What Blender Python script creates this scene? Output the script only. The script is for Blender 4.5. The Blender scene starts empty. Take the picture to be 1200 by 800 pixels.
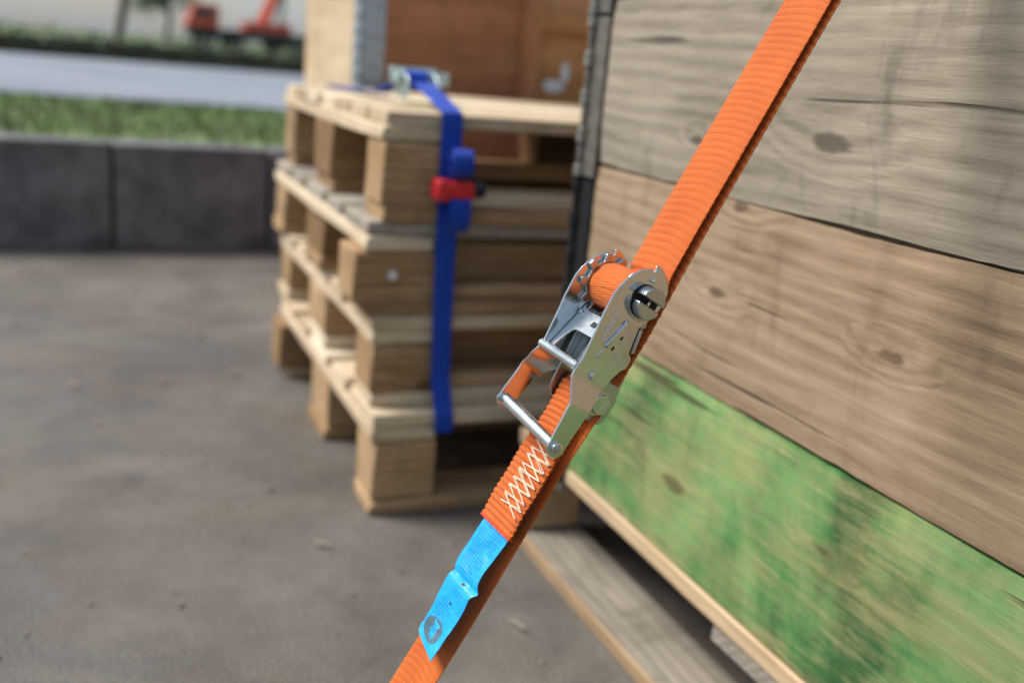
import bpy, bmesh, math, random
from mathutils import Vector, Matrix, noise as mn
R = math.radians
rnd = random.Random(7)
sc = bpy.context.scene
COL = sc.collection

# ------------------------------------------------------------------ camera
CAM_R = Vector((0.92380331, -0.37369693, 0.083295))
CAM_U = Vector((0.02297854, 0.27127941, 0.96222631))
CAM_F = Vector((0.38217723, 0.88699385, -0.25919583))
CAM_P = Vector((-0.39379622, -1.43482451, 0.68641569))
cam = bpy.data.cameras.new('camera')
cam.sensor_width = 36.0
cam.lens = 36.0 * 1191.0 / 1200.0
cam.clip_start = 0.02
cam.clip_end = 2000
cam.dof.use_dof = True
cam.dof.focus_distance = 0.685
cam.dof.aperture_fstop = 3.6
co = bpy.data.objects.new('camera', cam)
m = Matrix.Identity(4)
for i in range(3):
    m[i][0] = CAM_R[i]; m[i][1] = CAM_U[i]; m[i][2] = -CAM_F[i]; m[i][3] = CAM_P[i]
co.matrix_world = m
COL.objects.link(co)
sc.camera = co

# ------------------------------------------------------------------ sky, sun, exposure
SUN_EL, SUN_AZ = 50.0, 303.0          # azimuth clockwise from +Y: light from the left and a little from behind the scene
w = bpy.data.worlds.new('World'); sc.world = w; w.use_nodes = True
nt = w.node_tree; N_ = nt.nodes; L_ = nt.links
bg = N_['Background']
sky = N_.new('ShaderNodeTexSky'); sky.sky_type = 'NISHITA'; sky.sun_disc = False
sky.sun_elevation = R(SUN_EL); sky.sun_rotation = R(SUN_AZ)
sky.air_density = 1.3; sky.dust_density = 2.0; sky.ozone_density = 1.0
tc = N_.new('ShaderNodeTexCoord')
mp = N_.new('ShaderNodeMapping'); mp.inputs['Scale'].default_value = (1.0, 1.0, 3.0)
cn = N_.new('ShaderNodeTexNoise'); cn.inputs['Scale'].default_value = 2.2; cn.inputs['Detail'].default_value = 7; cn.inputs['Roughness'].default_value = 0.6
cr = N_.new('ShaderNodeValToRGB'); cr.color_ramp.elements[0].position = 0.36; cr.color_ramp.elements[1].position = 0.66
cr.color_ramp.elements[0].color = (0.25, 0.25, 0.25, 1); cr.color_ramp.elements[1].color = (0.85, 0.85, 0.85, 1)
mx = N_.new('ShaderNodeMix'); mx.data_type = 'RGBA'
mx.inputs[7].default_value = (3.7, 4.45, 5.4, 1)
L_.new(tc.outputs['Generated'], mp.inputs['Vector']); L_.new(mp.outputs[0], cn.inputs['Vector']); L_.new(cn.outputs['Fac'], cr.inputs['Fac'])
L_.new(cr.outputs['Color'], mx.inputs[0]); L_.new(sky.outputs[0], mx.inputs[6]); L_.new(mx.outputs[2], bg.inputs['Color'])
bg.inputs['Strength'].default_value = 0.13
sun = bpy.data.lights.new('sun', 'SUN'); sun.energy = 5.0; sun.angle = R(28); sun.color = (1.0, 0.95, 0.87)
so = bpy.data.objects.new('sun', sun); COL.objects.link(so)
az = R(SUN_AZ); el = R(SUN_EL)
to_sun = Vector((math.sin(az) * math.cos(el), math.cos(az) * math.cos(el), math.sin(el)))
so.rotation_euler = to_sun.to_track_quat('Z', 'Y').to_euler()
sc.view_settings.view_transform = 'Standard'; sc.view_settings.look = 'None'
sc.view_settings.exposure = 0.0; sc.view_settings.gamma = 1.0
sc.view_settings.use_curve_mapping = False

# ------------------------------------------------------------------ materials
def new_mat(name):
    mt = bpy.data.materials.new(name); mt.use_nodes = True
    n = mt.node_tree.nodes; l = mt.node_tree.links
    return mt, n, l, n['Principled BSDF']
def ramp(n, stops):
    r = n.new('ShaderNodeValToRGB'); e = r.color_ramp.elements
    while len(e) < len(stops): e.new(0.5)
    for k, (p, c) in enumerate(stops):
        e[k].position = p; e[k].color = tuple(c) + (1,) if len(c) == 3 else c
    return r
def noise(n, l, vec, scale, detail=4, rough=0.55, dist=0.0):
    t = n.new('ShaderNodeTexNoise'); t.inputs['Scale'].default_value = scale; t.inputs['Detail'].default_value = detail
    t.inputs['Roughness'].default_value = rough; t.inputs['Distortion'].default_value = dist
    if vec is not None: l.new(vec, t.inputs['Vector'])
    return t.outputs['Fac']
def mapping(n, l, vec, scale, loc=(0, 0, 0)):
    m_ = n.new('ShaderNodeMapping'); m_.inputs['Scale'].default_value = scale; m_.inputs['Location'].default_value = loc
    l.new(vec, m_.inputs['Vector']); return m_.outputs[0]
def math_(n, l, op, a, b=None, c=None):
    m_ = n.new('ShaderNodeMath'); m_.operation = op
    for k, v in enumerate((a, b, c)):
        if v is None: continue
        if isinstance(v, (int, float)): m_.inputs[k].default_value = v
        else: l.new(v, m_.inputs[k])
    return m_.outputs[0]
def mixc(n, l, f, a, b, mode='MIX'):
    m_ = n.new('ShaderNodeMix'); m_.data_type = 'RGBA'; m_.blend_type = mode
    for k, v in ((0, f), (6, a), (7, b)):
        if isinstance(v, (int, float)): m_.inputs[k].default_value = v
        elif isinstance(v, tuple): m_.inputs[k].default_value = v + (1,) if len(v) == 3 else v
        else: l.new(v, m_.inputs[k])
    return m_.outputs[2]
def bump(n, l, bs, h, dist, strength=1.0):
    b = n.new('ShaderNodeBump'); b.inputs['Distance'].default_value = dist; b.inputs['Strength'].default_value = strength
    l.new(h, b.inputs['Height']); l.new(b.outputs[0], bs.inputs['Normal']); return b

def wood(name, dark, mid, light, stain=(0.12, 0.10, 0.08), stain_amt=0.5, rings=1.0, paint=None, rough=0.75, fine=1.0, vary=0.25, wear=0.5, knots=0.66):
    """sawn softwood: board length runs along local X"""
    mt, n, l, bs = new_mat(name)
    t = n.new('ShaderNodeTexCoord'); oi = n.new('ShaderNodeObjectInfo')
    cmb = n.new('ShaderNodeCombineXYZ')
    l.new(math_(n, l, 'MULTIPLY', oi.outputs['Random'], 13.7), cmb.inputs[0])
    l.new(math_(n, l, 'MULTIPLY', oi.outputs['Random'], 7.3), cmb.inputs[1])
    l.new(math_(n, l, 'MULTIPLY', oi.outputs['Random'], 5.1), cmb.inputs[2])
    va = n.new('ShaderNodeVectorMath'); va.operation = 'ADD'
    l.new(t.outputs['Object'], va.inputs[0]); l.new(cmb.outputs[0], va.inputs[1])
    P = va.outputs[0]
    warp = noise(n, l, mapping(n, l, P, (1.5, 5, 8)), 1.0, 2, 0.5)
    sep = n.new('ShaderNodeSeparateXYZ'); l.new(P, sep.inputs[0])
    # knots
    kv = n.new('ShaderNodeTexVoronoi'); kv.inputs['Scale'].default_value = 1.0; kv.voronoi_dimensions = '2D'
    yk = math_(n, l, 'ADD', sep.outputs[2], math_(n, l, 'MULTIPLY', sep.outputs[1], 0.8))
    kc = n.new('ShaderNodeCombineXYZ'); l.new(math_(n, l, 'MULTIPLY', sep.outputs[0], 3.4), kc.inputs[0]); l.new(math_(n, l, 'MULTIPLY', yk, 9.0), kc.inputs[1])
    l.new(kc.outputs[0], kv.inputs['Vector'])
    kd = kv.outputs['Distance']
    ks_ = n.new('ShaderNodeSeparateColor'); l.new(kv.outputs['Color'], ks_.inputs[0])
    has = math_(n, l, 'GREATER_THAN', ks_.outputs[0], knots); size = math_(n, l, 'MULTIPLY_ADD', ks_.outputs[1], 4.0, 2.6)
    kw = noise(n, l, mapping(n, l, P, (30, 60, 60)), 1.0, 3, 0.6)
    kd = math_(n, l, 'ADD', kd, math_(n, l, 'MULTIPLY_ADD', kw, 0.12, -0.06))
    kn = math_(n, l, 'SUBTRACT', 1.0, math_(n, l, 'MULTIPLY', kd, size)); kn = math_(n, l, 'MULTIPLY', math_(n, l, 'MAXIMUM', kn, 0.0), has)
    yy = math_(n, l, 'ADD', math_(n, l, 'MULTIPLY', sep.outputs[2], 1.0), math_(n, l, 'MULTIPLY', sep.outputs[1], 0.8))
    ph = math_(n, l, 'ADD', math_(n, l, 'MULTIPLY', yy, 420.0 * rings), math_(n, l, 'MULTIPLY', warp, 17.0))
    ph = math_(n, l, 'ADD', ph, math_(n, l, 'MULTIPLY', math_(n, l, 'POWER', kn, 0.6), 10.0))
    ring = math_(n, l, 'MULTIPLY_ADD', math_(n, l, 'SINE', ph), 0.5, 0.5)
    g1 = noise(n, l, mapping(n, l, P, (13 * fine, 170 * fine, 170 * fine)), 1.0, 6, 0.65)
    g2 = noise(n, l, mapping(n, l, P, (3.6, 28, 34)), 1.0, 6, 0.65)
    v = math_(n, l, 'ADD', math_(n, l, 'MULTIPLY_ADD', ring, 0.09, 0.10), math_(n, l, 'MULTIPLY', g1, 0.34))
    g3 = noise(n, l, mapping(n, l, P, (4.5, 9, 11)), 1.0, 7, 0.65)
    v = math_(n, l, 'ADD', v, math_(n, l, 'ADD', math_(n, l, 'MULTIPLY', g2, 0.16), math_(n, l, 'MULTIPLY', g3, 0.40)))
    v = math_(n, l, 'ADD', v, math_(n, l, 'MULTIPLY', math_(n, l, 'SUBTRACT', oi.outputs['Random'], 0.5), vary))
    c = ramp(n, [(0.40, dark), (0.60, mid), (0.80, light)]); l.new(v, c.inputs['Fac']); colr = c.outputs['Color']
    if paint:
        pm = noise(n, l, mapping(n, l, P, (5.0, 11, 12)), 1.0, 10, 0.72)
        pm2 = math_(n, l, 'ADD', pm, math_(n, l, 'MULTIPLY', math_(n, l, 'SUBTRACT', g1, 0.5), 0.35))
        pr = ramp(n, [(wear - 0.09, (1, 1, 1)), (wear + 0.09, (0.0, 0.0, 0.0))]); l.new(pm2, pr.inputs['Fac'])
        pn = noise(n, l, mapping(n, l, P, (6.5, 6, 4.5)), 1.0, 5, 0.6, 0.5)
        pc = ramp(n, [(0.38, paint[0]), (0.5, paint[1]), (0.62, paint[2])]); l.new(pn, pc.inputs['Fac'])
        pf = math_(n, l, 'MULTIPLY_ADD', pr.outputs['Color'], 0.60, 0.35)
        colr = mixc(n, l, pf, colr, pc.outputs['Color'])
    # weather stains and knots
    st = noise(n, l, mapping(n, l, P, (15, 6, 5)), 1.0, 6, 0.66, 0.5)
    sr = ramp(n, [(0.54, (0, 0, 0)), (0.74, (1, 1, 1))]); l.new(st, sr.inputs['Fac'])
    sf = math_(n, l, 'MULTIPLY', sr.outputs['Color'], stain_amt)
    colr = mixc(n, l, sf, colr, mixc(n, l, 0.75, colr, stain))
    kr = ramp(n, [(0.70, (0, 0, 0)), (0.82, (1, 1, 1))]); l.new(kn, kr.inputs['Fac'])
    colr = mixc(n, l, math_(n, l, 'MULTIPLY', kr.outputs['Color'], 0.7), colr, (dark[0] * .45, dark[1] * .4, dark[2] * .4))
    # drying cracks
    ck = noise(n, l, mapping(n, l, P, (3.2, 75, 75)), 1.0, 2, 0.4)
    ckr = ramp(n, [(0.24, (1, 1, 1)), (0.30, (0, 0, 0))]); l.new(ck, ckr.inputs['Fac'])
    colr = mixc(n, l, math_(n, l, 'MULTIPLY', ckr.outputs['Color'], 0.75), colr, (dark[0] * .3, dark[1] * .3, dark[2] * .3))
    l.new(colr, bs.inputs['Base Color']); bs.inputs['Roughness'].default_value = rough
    bs.inputs['Specular IOR Level'].default_value = 0.25
    h = math_(n, l, 'SUBTRACT', math_(n, l, 'MULTIPLY', g1, 0.8), math_(n, l, 'MULTIPLY', ckr.outputs['Color'], 1.2))
    h = math_(n, l, 'ADD', h, math_(n, l, 'MULTIPLY', ring, 0.15))
    bump(n, l, bs, h, 0.0012, 0.9)
    return mt

def simple(name, colr, rough=0.6, metal=0.0, ns=20.0, var=0.25, bmp=0.0, spec=0.5, scale=(1, 1, 1)):
    mt, n, l, bs = new_mat(name)
    t = n.new('ShaderNodeTexCoord')
    f = noise(n, l, mapping(n, l, t.outputs['Object'], scale), ns, 6, 0.62)
    a = tuple(max(0, x * (1 - var)) for x in colr); b = tuple(min(1, x * (1 + var)) for x in colr)
    c = ramp(n, [(0.3, a), (0.7, b)]); l.new(f, c.inputs['Fac']); l.new(c.outputs['Color'], bs.inputs['Base Color'])
    bs.inputs['Roughness'].default_value = rough; bs.inputs['Metallic'].default_value = metal
    bs.inputs['Specular IOR Level'].default_value = spec
    if bmp: bump(n, l, bs, f, bmp)
    return mt

def zinc(name, colr=(0.69, 0.73, 0.74), r0=0.11, r1=0.24):
    mt, n, l, bs = new_mat(name)
    t = n.new('ShaderNodeTexCoord'); O = t.outputs['Object']
    f = noise(n, l, O, 55.0, 4, 0.6); f2 = noise(n, l, O, 1100.0, 3, 0.6)
    mr = n.new('ShaderNodeMapRange'); mr.inputs['From Min'].default_value = 0.3; mr.inputs['From Max'].default_value = 0.7
    mr.inputs['To Min'].default_value = r0; mr.inputs['To Max'].default_value = r1
    l.new(f, mr.inputs['Value']); l.new(mr.outputs[0], bs.inputs['Roughness'])
    c = ramp(n, [(0.3, tuple(x * 0.86 for x in colr)), (0.7, colr)]); l.new(f, c.inputs['Fac']); l.new(c.outputs['Color'], bs.inputs['Base Color'])
    bs.inputs['Metallic'].default_value = 1.0
    hh = math_(n, l, 'ADD', math_(n, l, 'MULTIPLY', f, 1.0), math_(n, l, 'MULTIPLY', f2, 0.12))
    bump(n, l, bs, hh, 0.0006, 0.22)
    return mt

def webbing(name, lo, hi, rough=0.62):
    """woven polyester: local x = across, y = along"""
    mt, n, l, bs = new_mat(name)
    t = n.new('ShaderNodeTexCoord'); uv = t.outputs['UV']
    s = n.new('ShaderNodeSeparateXYZ'); l.new(uv, s.inputs[0])
    u, v = s.outputs[0], s.outputs[1]            # metres across / along
    nn = noise(n, l, mapping(n, l, uv, (900, 500, 1)), 1.0, 3, 0.5)
    a = math_(n, l, 'SINE', math_(n, l, 'ADD', math_(n, l, 'MULTIPLY', v, 2 * math.pi / 0.0012), math_(n, l, 'MULTIPLY', u, 2 * math.pi / 0.004)))
    b = math_(n, l, 'SINE', math_(n, l, 'MULTIPLY', u, 2 * math.pi / 0.0013))
    wv = math_(n, l, 'MULTIPLY', math_(n, l, 'ADD', math_(n, l, 'MULTIPLY', a, 0.5), math_(n, l, 'MULTIPLY', b, 0.5)), 0.5)
    wv = math_(n, l, 'ADD', wv, nn)
    big = noise(n, l, mapping(n, l, uv, (35, 22, 1)), 1.0, 4, 0.6)
    vv = math_(n, l, 'ADD', math_(n, l, 'MULTIPLY', wv, 0.5), math_(n, l, 'MULTIPLY', big, 0.5))
    c = ramp(n, [(0.28, lo), (0.66, hi)]); l.new(vv, c.inputs['Fac']); l.new(c.outputs['Color'], bs.inputs['Base Color'])
    bs.inputs['Roughness'].default_value = rough
    bs.inputs['Sheen Weight'].default_value = 0.12; bs.inputs['Sheen Roughness'].default_value = 0.4
    bs.inputs['Specular IOR Level'].default_value = 0.35
    bump(n, l, bs, wv, 0.00045, 1.0)
    return mt

M = {}
M['grey_wood'] = wood('weathered_grey_wood', (0.13, 0.105, 0.075), (0.30, 0.255, 0.195), (0.44, 0.385, 0.305), stain=(0.05, 0.045, 0.04), stain_amt=0.75, rings=0.8, vary=0.05)
M['brown_wood'] = wood('brown_weathered_wood', (0.16, 0.105, 0.065), (0.33, 0.235, 0.15), (0.46, 0.35, 0.24), stain=(0.10, 0.06, 0.035), stain_amt=0.45, rings=0.8, vary=0.05)
M['green_wood'] = wood('worn_green_painted_wood', (0.19, 0.16, 0.07), (0.36, 0.31, 0.14), (0.48, 0.42, 0.22), stain=(0.05, 0.05, 0.03), stain_amt=0.5,
                       rings=0.8, paint=((0.020, 0.10, 0.030), (0.080, 0.235, 0.070), (0.20, 0.36, 0.13)), vary=0.05, wear=0.50)
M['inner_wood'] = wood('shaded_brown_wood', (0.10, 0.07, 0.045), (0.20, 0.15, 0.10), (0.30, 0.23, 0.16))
M['pallet_wood'] = wood('pallet_pine', (0.20, 0.115, 0.05), (0.42, 0.27, 0.145), (0.62, 0.45, 0.28), stain=(0.13, 0.08, 0.045), stain_amt=0.6, vary=0.32)
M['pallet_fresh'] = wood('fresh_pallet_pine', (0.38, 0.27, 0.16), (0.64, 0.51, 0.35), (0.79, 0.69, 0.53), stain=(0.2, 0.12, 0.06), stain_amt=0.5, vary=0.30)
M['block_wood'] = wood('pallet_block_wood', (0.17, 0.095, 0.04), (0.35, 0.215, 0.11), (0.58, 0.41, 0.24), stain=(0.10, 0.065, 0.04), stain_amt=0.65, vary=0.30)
M['base_wood'] = wood('grey_brown_base_board_wood', (0.20, 0.175, 0.14), (0.34, 0.30, 0.25), (0.46, 0.41, 0.34), stain=(0.08, 0.07, 0.055), stain_amt=0.7, vary=0.2)
M['edge_wood'] = wood('pale_edge_wood', (0.30, 0.20, 0.11), (0.50, 0.36, 0.22), (0.66, 0.50, 0.33), stain_amt=0.3)
M['dark_wood'] = wood('dark_weathered_wood', (0.03, 0.025, 0.02), (0.07, 0.058, 0.045), (0.12, 0.10, 0.08))
M['ply_cream'] = wood('cream_plywood', (0.40, 0.29, 0.17), (0.58, 0.44, 0.28), (0.70, 0.56, 0.38), stain=(0.25, 0.17, 0.10), stain_amt=0.6, rings=0.12, fine=0.6, knots=1.1)
M['ply_brown'] = wood('brown_plywood', (0.29, 0.115, 0.055), (0.43, 0.18, 0.082), (0.52, 0.25, 0.13), stain=(0.09, 0.055, 0.04), stain_amt=0.6, rings=0.12, fine=0.6, knots=1.1)
M['ply_orange'] = wood('orange_brown_plywood', (0.38, 0.17, 0.06), (0.56, 0.26, 0.095), (0.64, 0.35, 0.16), stain=(0.12, 0.07, 0.04), stain_amt=0.5, rings=0.12, fine=0.6, knots=1.1)
M['zinc'] = zinc('zinc_plated_steel')
M['zinc_text'] = simple('zinc_lettering_painted_glint', (0.80, 0.82, 0.84), 0.42, 0.55, 900, 0.1)  # paler colour stands in for sunlight caught by the raised letters
M['zinc_sky_gleam'] = zinc('zinc_steel_painted_sky_gleam', (0.82, 0.86, 0.87), 0.14, 0.26)  # paler zinc: sky reflection on release plate and bars put into the colour
M['zinc_dull'] = zinc('dull_zinc_steel', (0.52, 0.56, 0.57), 0.22, 0.40)
M['zinc_green'] = zinc('pale_green_zinc', (0.50, 0.62, 0.60), 0.3, 0.5)
M['galv'] = simple('galvanised_hinge_steel', (0.38, 0.44, 0.50), 0.4, 0.75, 60, 0.3)
M['rust'] = simple('tarnished_hinge_steel', (0.17, 0.155, 0.135), 0.6, 0.5, 60, 0.4)
M['knuckle'] = simple('worn_knuckle_steel', (0.24, 0.23, 0.20), 0.55, 0.5, 60, 0.4)
M['dark'] = simple('dark_steel_and_painted_shade', (0.02, 0.022, 0.025), 0.6, 0.6, 60, 0.2)  # dark steel, also the painted shade of uncut holes and lower hinges
M['orange'] = webbing('orange_webbing', (0.46, 0.068, 0.005), (0.72, 0.165, 0.014))
M['orange_cut'] = simple('melted_orange_webbing_edge', (0.72, 0.05, 0.012), 0.45, 0, 300, 0.25)
M['blue'] = webbing('blue_webbing', (0.002, 0.028, 0.30), (0.005, 0.080, 0.60))
M['thread'] = simple('white_thread', (0.80, 0.66, 0.50), 0.7, 0, 900, 0.15)
M['tag'] = simple('cyan_blue_plastic_tag', (0.004, 0.36, 0.88), 0.38, 0, 90, 0.08, 0.0003)
M['tag_ink'] = simple('dark_blue_ink', (0.003, 0.085, 0.24), 0.5, 0, 90, 0.1)
M['tag_grey'] = simple('slate_grey_ink', (0.055, 0.115, 0.15), 0.5, 0, 700, 0.25)
M['black_ink'] = simple('black_ink', (0.03, 0.035, 0.03), 0.5, 0, 300, 0.2)
M['red'] = simple('red_plastic', (0.62, 0.02, 0.03), 0.35, 0, 60, 0.12)
M['black'] = simple('black_plastic', (0.015, 0.017, 0.02), 0.35, 0, 60, 0.2)
M['white_paint'] = simple('white_paint_smear', (0.72, 0.70, 0.70), 0.6, 0, 60, 0.15)
M['concrete'] = simple('dark_wet_concrete', (0.13, 0.128, 0.135), 0.8, 0, 9, 0.5, 0.004)
M['leaf'] = simple('hedge_leaves', (0.035, 0.065, 0.03), 0.6, 0, 8, 0.45)
M['leaf_tree'] = simple('tree_leaves', (0.05, 0.10, 0.035), 0.6, 0, 3, 0.45)
M['bark'] = simple('bark', (0.09, 0.07, 0.05), 0.9, 0, 8, 0.3)
M['grass'] = simple('short_grass', (0.115, 0.17, 0.055), 0.9, 0, 3.5, 0.65, 0.01)
M['crane_red'] = simple('red_crane_paint', (0.60, 0.09, 0.05), 0.4, 0, 2, 0.1)
M['crane_dark'] = simple('dark_vehicle_paint', (0.03, 0.035, 0.045), 0.4, 0, 2, 0.2)
M['tyre'] = simple('tyre_rubber', (0.02, 0.02, 0.02), 0.8, 0, 8, 0.2)
M['cladding'] = simple('pale_grey_cladding', (0.42, 0.44, 0.46), 0.5, 0, 2, 0.08)
M['glass'] = simple('dark_window_glass', (0.03, 0.04, 0.05), 0.1, 0, 2, 0.1)
M['leaf_yellow'] = simple('yellow_green_leaf', (0.62, 0.60, 0.16), 0.6, 0, 60, 0.2)

def ground_mat():
    mt, n, l, bs = new_mat('old_grey_asphalt_yard')
    t = n.new('ShaderNodeTexCoord'); O = t.outputs['Object']
    a = noise(n, l, O, 1.3, 6, 0.6, 0.4); b = noise(n, l, O, 7.0, 7, 0.65); g = noise(n, l, O, 170.0, 4, 0.7)
    gv = n.new('ShaderNodeTexVoronoi'); gv.inputs['Scale'].default_value = 210; l.new(O, gv.inputs['Vector'])
    c1 = ramp(n, [(0.30, (0.060, 0.051, 0.043)), (0.48, (0.118, 0.104, 0.090)), (0.70, (0.185, 0.170, 0.153))])
    v = math_(n, l, 'ADD', math_(n, l, 'MULTIPLY', a, 0.55), math_(n, l, 'MULTIPLY', b, 0.45)); l.new(v, c1.inputs['Fac'])
    c2 = mixc(n, l, 0.55, c1.outputs['Color'], mixc(n, l, g, (0.12, 0.12, 0.12), (0.80, 0.79, 0.77)), 'OVERLAY')
    br = ramp(n, [(0.53, (0, 0, 0)), (0.68, (1, 1, 1))]); l.new(noise(n, l, mapping(n, l, O, (1, 1, 1), (4, 2, 0)), 2.6, 5, 0.62), br.inputs['Fac'])
    c3 = mixc(n, l, math_(n, l, 'MULTIPLY', br.outputs['Color'], 0.55), c2, (0.125, 0.095, 0.066))
    sp = ramp(n, [(0.73, (0, 0, 0)), (0.80, (1, 1, 1))]); l.new(noise(n, l, O, 14, 3, 0.6), sp.inputs['Fac'])
    c4 = mixc(n, l, math_(n, l, 'MULTIPLY', sp.outputs['Color'], 0.5), c3, (0.36, 0.30, 0.23))
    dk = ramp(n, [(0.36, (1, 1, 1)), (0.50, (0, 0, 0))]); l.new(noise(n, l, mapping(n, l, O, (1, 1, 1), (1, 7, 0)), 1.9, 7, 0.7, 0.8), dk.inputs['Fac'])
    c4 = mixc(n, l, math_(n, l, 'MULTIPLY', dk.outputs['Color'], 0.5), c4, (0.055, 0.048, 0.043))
    cv = n.new('ShaderNodeTexVoronoi'); cv.feature = 'DISTANCE_TO_EDGE'; cv.inputs['Scale'].default_value = 1.15
    wv_ = n.new('ShaderNodeVectorMath'); wv_.operation = 'ADD'; nz = n.new('ShaderNodeTexNoise'); nz.inputs['Scale'].default_value = 6; nz.inputs['Detail'].default_value = 6
    l.new(O, nz.inputs['Vector']); sc_ = n.new('ShaderNodeVectorMath'); sc_.operation = 'SCALE'; sc_.inputs[3].default_value = 0.22; l.new(nz.outputs['Color'], sc_.inputs[0])
    l.new(O, wv_.inputs[0]); l.new(sc_.outputs[0], wv_.inputs[1]); l.new(wv_.outputs[0], cv.inputs['Vector'])
    ckk = ramp(n, [(0.002, (1, 1, 1)), (0.008, (0, 0, 0))]); l.new(cv.outputs['Distance'], ckk.inputs['Fac'])
    c4 = mixc(n, l, math_(n, l, 'MULTIPLY', ckk.outputs['Color'], math_(n, l, 'MULTIPLY', a, 0.4)), c4, (0.03, 0.028, 0.025))
    l.new(c4, bs.inputs['Base Color'])
    rr = ramp(n, [(0.4, (0.55, 0.55, 0.55)), (0.65, (0.85, 0.85, 0.85))]); l.new(a, rr.inputs['Fac']); l.new(rr.outputs['Color'], bs.inputs['Roughness'])
    h = math_(n, l, 'ADD', math_(n, l, 'MULTIPLY', gv.outputs['Distance'], 0.6), math_(n, l, 'MULTIPLY', b, 3.0))
    bump(n, l, bs, h, 0.002, 0.8)
    return mt
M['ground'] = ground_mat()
def road_mat():
    mt, n, l, bs = new_mat('pale_road_asphalt')
    t = n.new('ShaderNodeTexCoord'); a = noise(n, l, t.outputs['Object'], 0.9, 6, 0.6)
    c = ramp(n, [(0.3, (0.17, 0.19, 0.22)), (0.7, (0.27, 0.29, 0.33))]); l.new(a, c.inputs['Fac']); l.new(c.outputs['Color'], bs.inputs['Base Color'])
    bs.inputs['Roughness'].default_value = 0.45
    bump(n, l, bs, noise(n, l, t.outputs['Object'], 40, 3), 0.003)
    return mt
M['road'] = road_mat()

# ------------------------------------------------------------------ object helpers
def link(o, parent=None):
    COL.objects.link(o)
    if parent is not None: o.parent = parent
    return o
def empty(name, loc=(0, 0, 0), label=None, cat=None, group=None, rot=(0, 0, 0), mat=None):
    o = bpy.data.objects.new(name, None); o.empty_display_size = 0.05
    if mat is not None: o.matrix_world = mat
    else: o.location = loc; o.rotation_euler = rot
    link(o); tag(o, label, cat, group); return o
def tag(o, label=None, cat=None, group=None, kind=None):
    if label: o['label'] = label
    if cat: o['category'] = cat
    if group: o['group'] = group
    if kind: o['kind'] = kind
    return o
def obj(name, bm, mt, parent=None, loc=(0, 0, 0), rot=(0, 0, 0), smooth=False, bevel=0.0, seg=2):
    me = bpy.data.meshes.new(name); bmesh.ops.recalc_face_normals(bm, faces=bm.faces[:]); bm.to_mesh(me); bm.free()
    me.materials.append(mt)
    if smooth:
        me.polygons.foreach_set('use_smooth', [True] * len(me.polygons))
        me.set_sharp_from_angle(angle=R(38))
    o = bpy.data.objects.new(name, me); o.location = loc; o.rotation_euler = rot; link(o, parent)
    if bevel:
        b = o.modifiers.new('bevel', 'BEVEL'); b.width = bevel; b.segments = seg; b.limit_method = 'ANGLE'; b.angle_limit = R(40)
        me.polygons.foreach_set('use_smooth', [True] * len(me.polygons)); me.set_sharp_from_angle(angle=R(60))
    return o
def dup(src, parent, loc, rot=None):
    c = src.copy(); link(c, None); c.parent = parent; c.location = loc
    if rot is not None: c.rotation_euler = rot
    return c
def abox(bm, x0, x1, y0, y1, z0, z1):
    vs = [bm.verts.new(p) for p in ((x0, y0, z0), (x1, y0, z0), (x1, y1, z0), (x0, y1, z0), (x0, y0, z1), (x1, y0, z1), (x1, y1, z1), (x0, y1, z1))]
    for f in ((0, 3, 2, 1), (4, 5, 6, 7), (0, 1, 5, 4), (1, 2, 6, 5), (2, 3, 7, 6), (3, 0, 4, 7)): bm.faces.new([vs[i] for i in f])
    return vs
def board_bm(lx, ly, lz, seed=0, wob=0.0015, nseg=6, chip=0.0):
    """sawn board centred on its origin, length on x, slightly uneven edges"""
    r = random.Random(seed); bm = bmesh.new(); rings = []
    for i in range(nseg + 1):
        x = -lx / 2 + lx * i / nseg; ring = []
        for sy, sz in ((-1, -1), (1, -1), (1, 1), (-1, 1)):
            ring.append(bm.verts.new((x + r.uniform(-wob, wob), sy * ly / 2 + r.uniform(-wob, wob) * .7, sz * lz / 2 + r.uniform(-wob, wob) * .7)))
        rings.append(ring)
    for a, b in zip(rings, rings[1:]):
        for k in range(4): bm.faces.new((a[k], a[(k + 1) % 4], b[(k + 1) % 4], b[k]))
    bm.faces.new(rings[0][::-1]); bm.faces.new(rings[-1])
    return bm
def cyl_bm(r, h, seg=24, axis='z', bm=None, c=(0, 0, 0), r2=None):
    bm = bm or bmesh.new(); r2 = r if r2 is None else r2
    rings = []
    for z, rr in ((-h / 2, r), (h / 2, r2)):
        ring = []
        for i in range(seg):
            a = 2 * math.pi * i / seg; p = [rr * math.cos(a), rr * math.sin(a), z]
            if axis == 'x': p = [p[2], p[0], p[1]]
            elif axis == 'y': p = [p[1], p[2], p[0]]
            ring.append(bm.verts.new((p[0] + c[0], p[1] + c[1], p[2] + c[2])))
        rings.append(ring)
    for i in range(seg): bm.faces.new((rings[0][i], rings[0][(i + 1) % seg], rings[1][(i + 1) % seg], rings[1][i]))
    bm.faces.new(rings[0][::-1]); bm.faces.new(rings[1])
    return bm
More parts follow.
